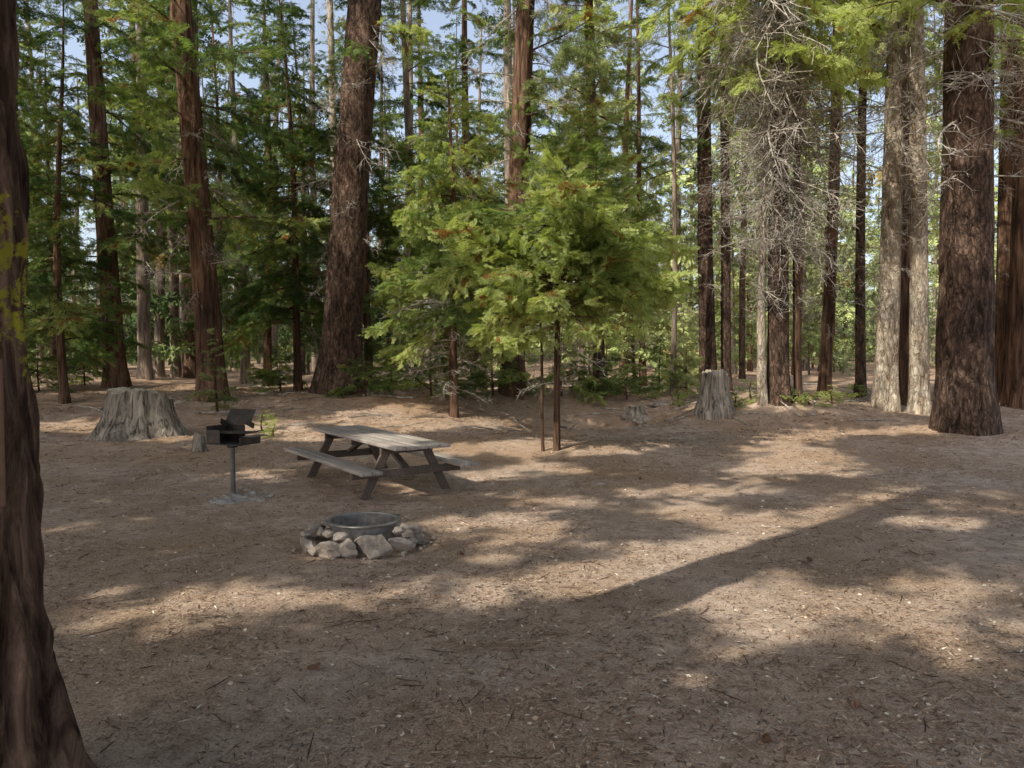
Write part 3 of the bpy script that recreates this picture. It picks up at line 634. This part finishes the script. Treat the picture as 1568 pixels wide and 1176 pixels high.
def lump(name,x,y,rx,ry,h,mt,seed=3):
    N_=70; uu=np.linspace(-1,1,N_); X,Y=np.meshgrid(uu,uu); rr_=np.sqrt(X*X+Y*Y)*(1+1.1*(vnoise(X*3+9,Y*3+9,seed)-.5)+.9*(vnoise(X*9+9,Y*9+9,seed)-.5))
    Zt=terr(x+X*rx,y+Y*ry)+h*np.clip(1-rr_**2*2.2,-.8,1)*(.5+1.*vnoise(X*9+5,Y*9+5,seed+1))-.003
    ix=np.arange(N_*N_).reshape(N_,N_); Q=np.stack([ix[:-1,:-1],ix[:-1,1:],ix[1:,1:],ix[1:,:-1]],-1).reshape(-1,4)
    return obj(name,mesh_np(name,np.stack([x+X*rx,y+Y*ry,Zt],-1).reshape(-1,3),Q,[mt],smooth=True))
lump('ash_pile',gx_+.1,gy_-.3,.45,.5,.04,M_ash)

# rocks
def rock(sx_,sy_,sz_,seed,sub=3):
    rr_=np.random.RandomState(seed); bm=bmesh.new(); bmesh.ops.create_icosphere(bm,subdivisions=sub,radius=1)
    pl=[(Vector(rr_.normal(size=3)).normalized(),rr_.uniform(.42,.78)) for _ in range(13)]
    off=Vector(rr_.uniform(0,50,3))
    for v_ in bm.verts:
        c_=v_.co.copy()
        for nrm,dd in pl:
            k_=c_.dot(nrm)
            if k_>dd: c_-=nrm*(k_-dd)*.97
        c_*=1+.13*mnoise.noise(c_*1.3+off)+.06*mnoise.noise(c_*4+off)+.04*mnoise.noise(c_*9+off)
        v_.co=Vector((c_.x*sx_,c_.y*sy_,c_.z*sz_))
    V=np.array([v_.co[:] for v_ in bm.verts]); Q=np.array([[v_.index for v_ in f.verts] for f in bm.faces]); bm.free(); return V,Q
def rotz(V,a_): c_,s_=math.cos(a_),math.sin(a_); return V@np.array([[c_,s_,0],[-s_,c_,0],[0,0,1]])
M_rock=simple('granite_stone',(.16,.125,.10),(.50,.42,.35),9,rough=.95,bs=1,bd=.02)
fx,fy=unproj(557,834); fz=tz(fx,fy)
fp=bpy.data.objects.new('fire_pit',None); COL.objects.link(fp); fp.location=(fx,fy,fz)
prof=[(.318,-.05),(.318,.225),(.355,.228),(.360,.240),(.353,.248),(.310,.248),(.306,.24),(.308,-.05)]
ns=72; a=np.arange(ns)*2*math.pi/ns; V=np.concatenate([np.stack([r_*np.cos(a),r_*np.sin(a),np.full(ns,z_)],-1) for r_,z_ in prof])
i=np.arange(len(prof)-1)[:,None]*ns; j=np.arange(ns)[None,:]; j2=(j+1)%ns; Q=np.stack([i+j,i+j2,i+ns+j2,i+ns+j],-1).reshape(-1,4)
o=obj('steel_ring',mesh_np('steel_ring',V,Q,[M_ring],smooth=False),fp)
A=Acc(); k=0
for (nr,rr0,zz0,s0) in ((16,.485,.06,.105),(17,.425,.165,.07),(12,.51,.13,.06)):
    for i_ in range(nr):
        aa=2*math.pi*(i_+R.uniform(-.3,.3))/nr
        if nr==17 and 0.3<aa<1.2 : continue
        if nr==12 and math.sin(aa)>.4: continue
        s_=s0*R.uniform(.7,1.3); front=1.25 if math.sin(aa)<-.5 and nr==16 else 1
        V,Q=rock(s_*1.25*front,s_*.9,s_*R.uniform(.65,.95)*front,100+k,4 if nr==16 else 3); k+=1
        r_=rr0+R.uniform(-.02,.03)+.02*(front>1)
        V=rotz(V,aa+math.pi/2+R.uniform(-.6,.6))+np.array([r_*math.cos(aa)*1.04,r_*math.sin(aa),zz0+R.uniform(-.03,.03)])
        A.add(V,Q)
for _ in range(22):
    aa=R.rand()*6.28; V,Q=rock(.03,.025,.02,300+_,2); A.add(V+np.array([.64*math.cos(aa)+R.normal()*.05,.60*math.sin(aa)+R.normal()*.05,.012]),Q)
obj('stones',mesh_np('stones',np.concatenate(A.V),np.concatenate(A.Q),[M_rock],smooth=False),fp)
V,Q=rock(.3,.3,.05,77,3); obj('ash_bed',mesh_np('ash_bed',V+np.array([0,0,.03]),Q,[simple('charred_ash',(.03,.03,.03),(.2,.19,.18),12)],smooth=True),fp)

# stumps
M_top=simple('stump_top',(.34,.28,.19),(.62,.53,.38),9,bs=.8,bd=.02)
def stump(name,px,py,wpx,hpx,seed,flare=.35,slant=0):
    x,y=unproj(px,py); y+=wpx/2*y/F*.5; r0=wpx/2*y/F/(1+flare*.75); H=hpx*y/F
    nz_,ns_=44,150; t=np.linspace(0,1,nz_); a=np.arange(ns_)*2*math.pi/ns_; A_,T_=np.meshgrid(a,t)
    an=vnoise(A_*ns_/2/math.pi*.14+.6*vnoise(T_*2,A_,3),T_*1.0+seed,seed)
    top=H*(1+.05*np.sin(A_*2+seed)+.07*(vnoise(A_*3,A_*0,seed+4)-.5)+.05*(vnoise(A_*12,A_*0,seed+5)-.5)) - slant*np.clip(np.cos(A_-.3),0,1)**2
    Zs=-.15+(top+.15)*T_
    lobes=.5+.5*np.cos(A_*5+seed)*.6+.3*np.cos(A_*9+2*seed)
    rr_=r0*(1+flare*np.exp(-np.maximum(Zs,0)/(.38*H))*(.6+lobes*.7)-.12*T_)
    rr_=rr_-.16*r0*np.clip((.40-an)/.40,0,1)**.6+.05*r0*(vnoise(A_*ns_/2/math.pi*.5,T_*3,seed+2)-.5)
    V=np.stack([rr_*np.cos(A_),rr_*np.sin(A_),Zs],-1).reshape(-1,3)
    Vt=[]; base=V[-ns_:]
    for f_ in (.93,.6,.3,.02):
        q=base.copy(); q[:,:2]*=f_; q[:,2]=base[:,2]*f_+base[:,2].mean()*(1-f_)-.02*(f_<.9)+R.normal(size=ns_)*.006*(f_>.1); Vt.append(q)
    V=np.concatenate([V]+Vt); n2=nz_+4
    i=np.arange(n2-1)[:,None]*ns_; j=np.arange(ns_)[None,:]; j2=(j+1)%ns_; Q=np.stack([i+j,i+j2,i+ns_+j2,i+ns_+j],-1).reshape(-1,4)
    mi=np.repeat((np.arange(n2-1)>=nz_-1).astype(int),ns_)
    return obj(name,mesh_np(name,V,Q,[M_stump,M_top],mi,smooth=True),loc=(x,y,tz(x,y)))
stump('tree_stump',200,671,132,72,2,.50,.20)
stump('tree_stump',1098,636,62,62,5,.60,.08)
stump('tree_stump',303,692,24,27,8,.4,.05)
stump('tree_stump',975,640,34,16,9,.5,.05)
for i_,(px,py,s_) in enumerate(((917,742,.07),(985,648,.22),(960,640,.15),(1010,622,.2),(860,655,.12),(1240,636,.1),(345,762,.05),(330,765,.04))):
    x,y=unproj(px,py); V,Q=rock(s_*1.3,s_,s_*.7,500+i_); obj('rock',mesh_np('rock',V,Q,[M_rock],smooth=False),loc=(x,y,tz(x,y)+s_*.2))
A=Acc()
for i_,(px,py) in enumerate(((482,1026),(705,850),(1175,1140),(1310,1085),(980,735),(1240,860))):
    x,y=unproj(px,py); V,Q=rock(.045,.028,.026,700+i_); A.add(rotz(V,i_)+np.array([x,y,tz(x,y)+.02]),Q)
obj('pine_cones',A.mesh('pine_cones',[M_cedar],smooth=False))
A=Acc()
for _ in range(170):
    x0=R.uniform(-11,11); y0=R.uniform(16.5,27); a0=R.rand()*6.28; L0=R.uniform(.3,1.3)
    A.add(*tube(np.array([[x0+math.cos(a0)*L0*t,y0+math.sin(a0)*L0*t,tz(x0+math.cos(a0)*L0*t,y0+math.sin(a0)*L0*t)+.03+.1*t*(_%4==0)] for t in (0,.35,.7,1)]),[.018,.016,.012,.005],5))
obj('fallen_branches',A.mesh('fallen_branches',[M_dead]))

# distant campground cabin
hb=bpy.data.objects.new('wooden_cabin',None); COL.objects.link(hb); hx,hy=(128-784)/F*48,48.; hb.location=(hx,hy,tz(hx,hy)-.1); hb.rotation_euler=(0,0,.5)
M_wall=simple('cabin_wall',(.20,.15,.11),(.30,.24,.19),4); M_roof=simple('cabin_roof',(.16,.17,.18),(.24,.25,.26),4); M_dark=simple('dark_glass',(.02,.02,.02),(.04,.04,.04))
box('walls',(4,3,2.2),(0,0,1.1),(0,0,0),M_wall,hb,.02); box('door',(.9,.06,1.9),(-.6,-1.53,.97),(0,0,0),M_dark,hb,.01); box('window',(.8,.06,.6),(1,-1.53,1.5),(0,0,0),M_dark,hb,.01)
for s in (1,-1): box('roof_slope',(4.6,2.1,.1),(0,s*.9,2.55),(s*-.45,0,0),M_roof,hb,.01)
print('objects',len(bpy.data.objects),'shade_canopy',len(PA),'inst',NINST)
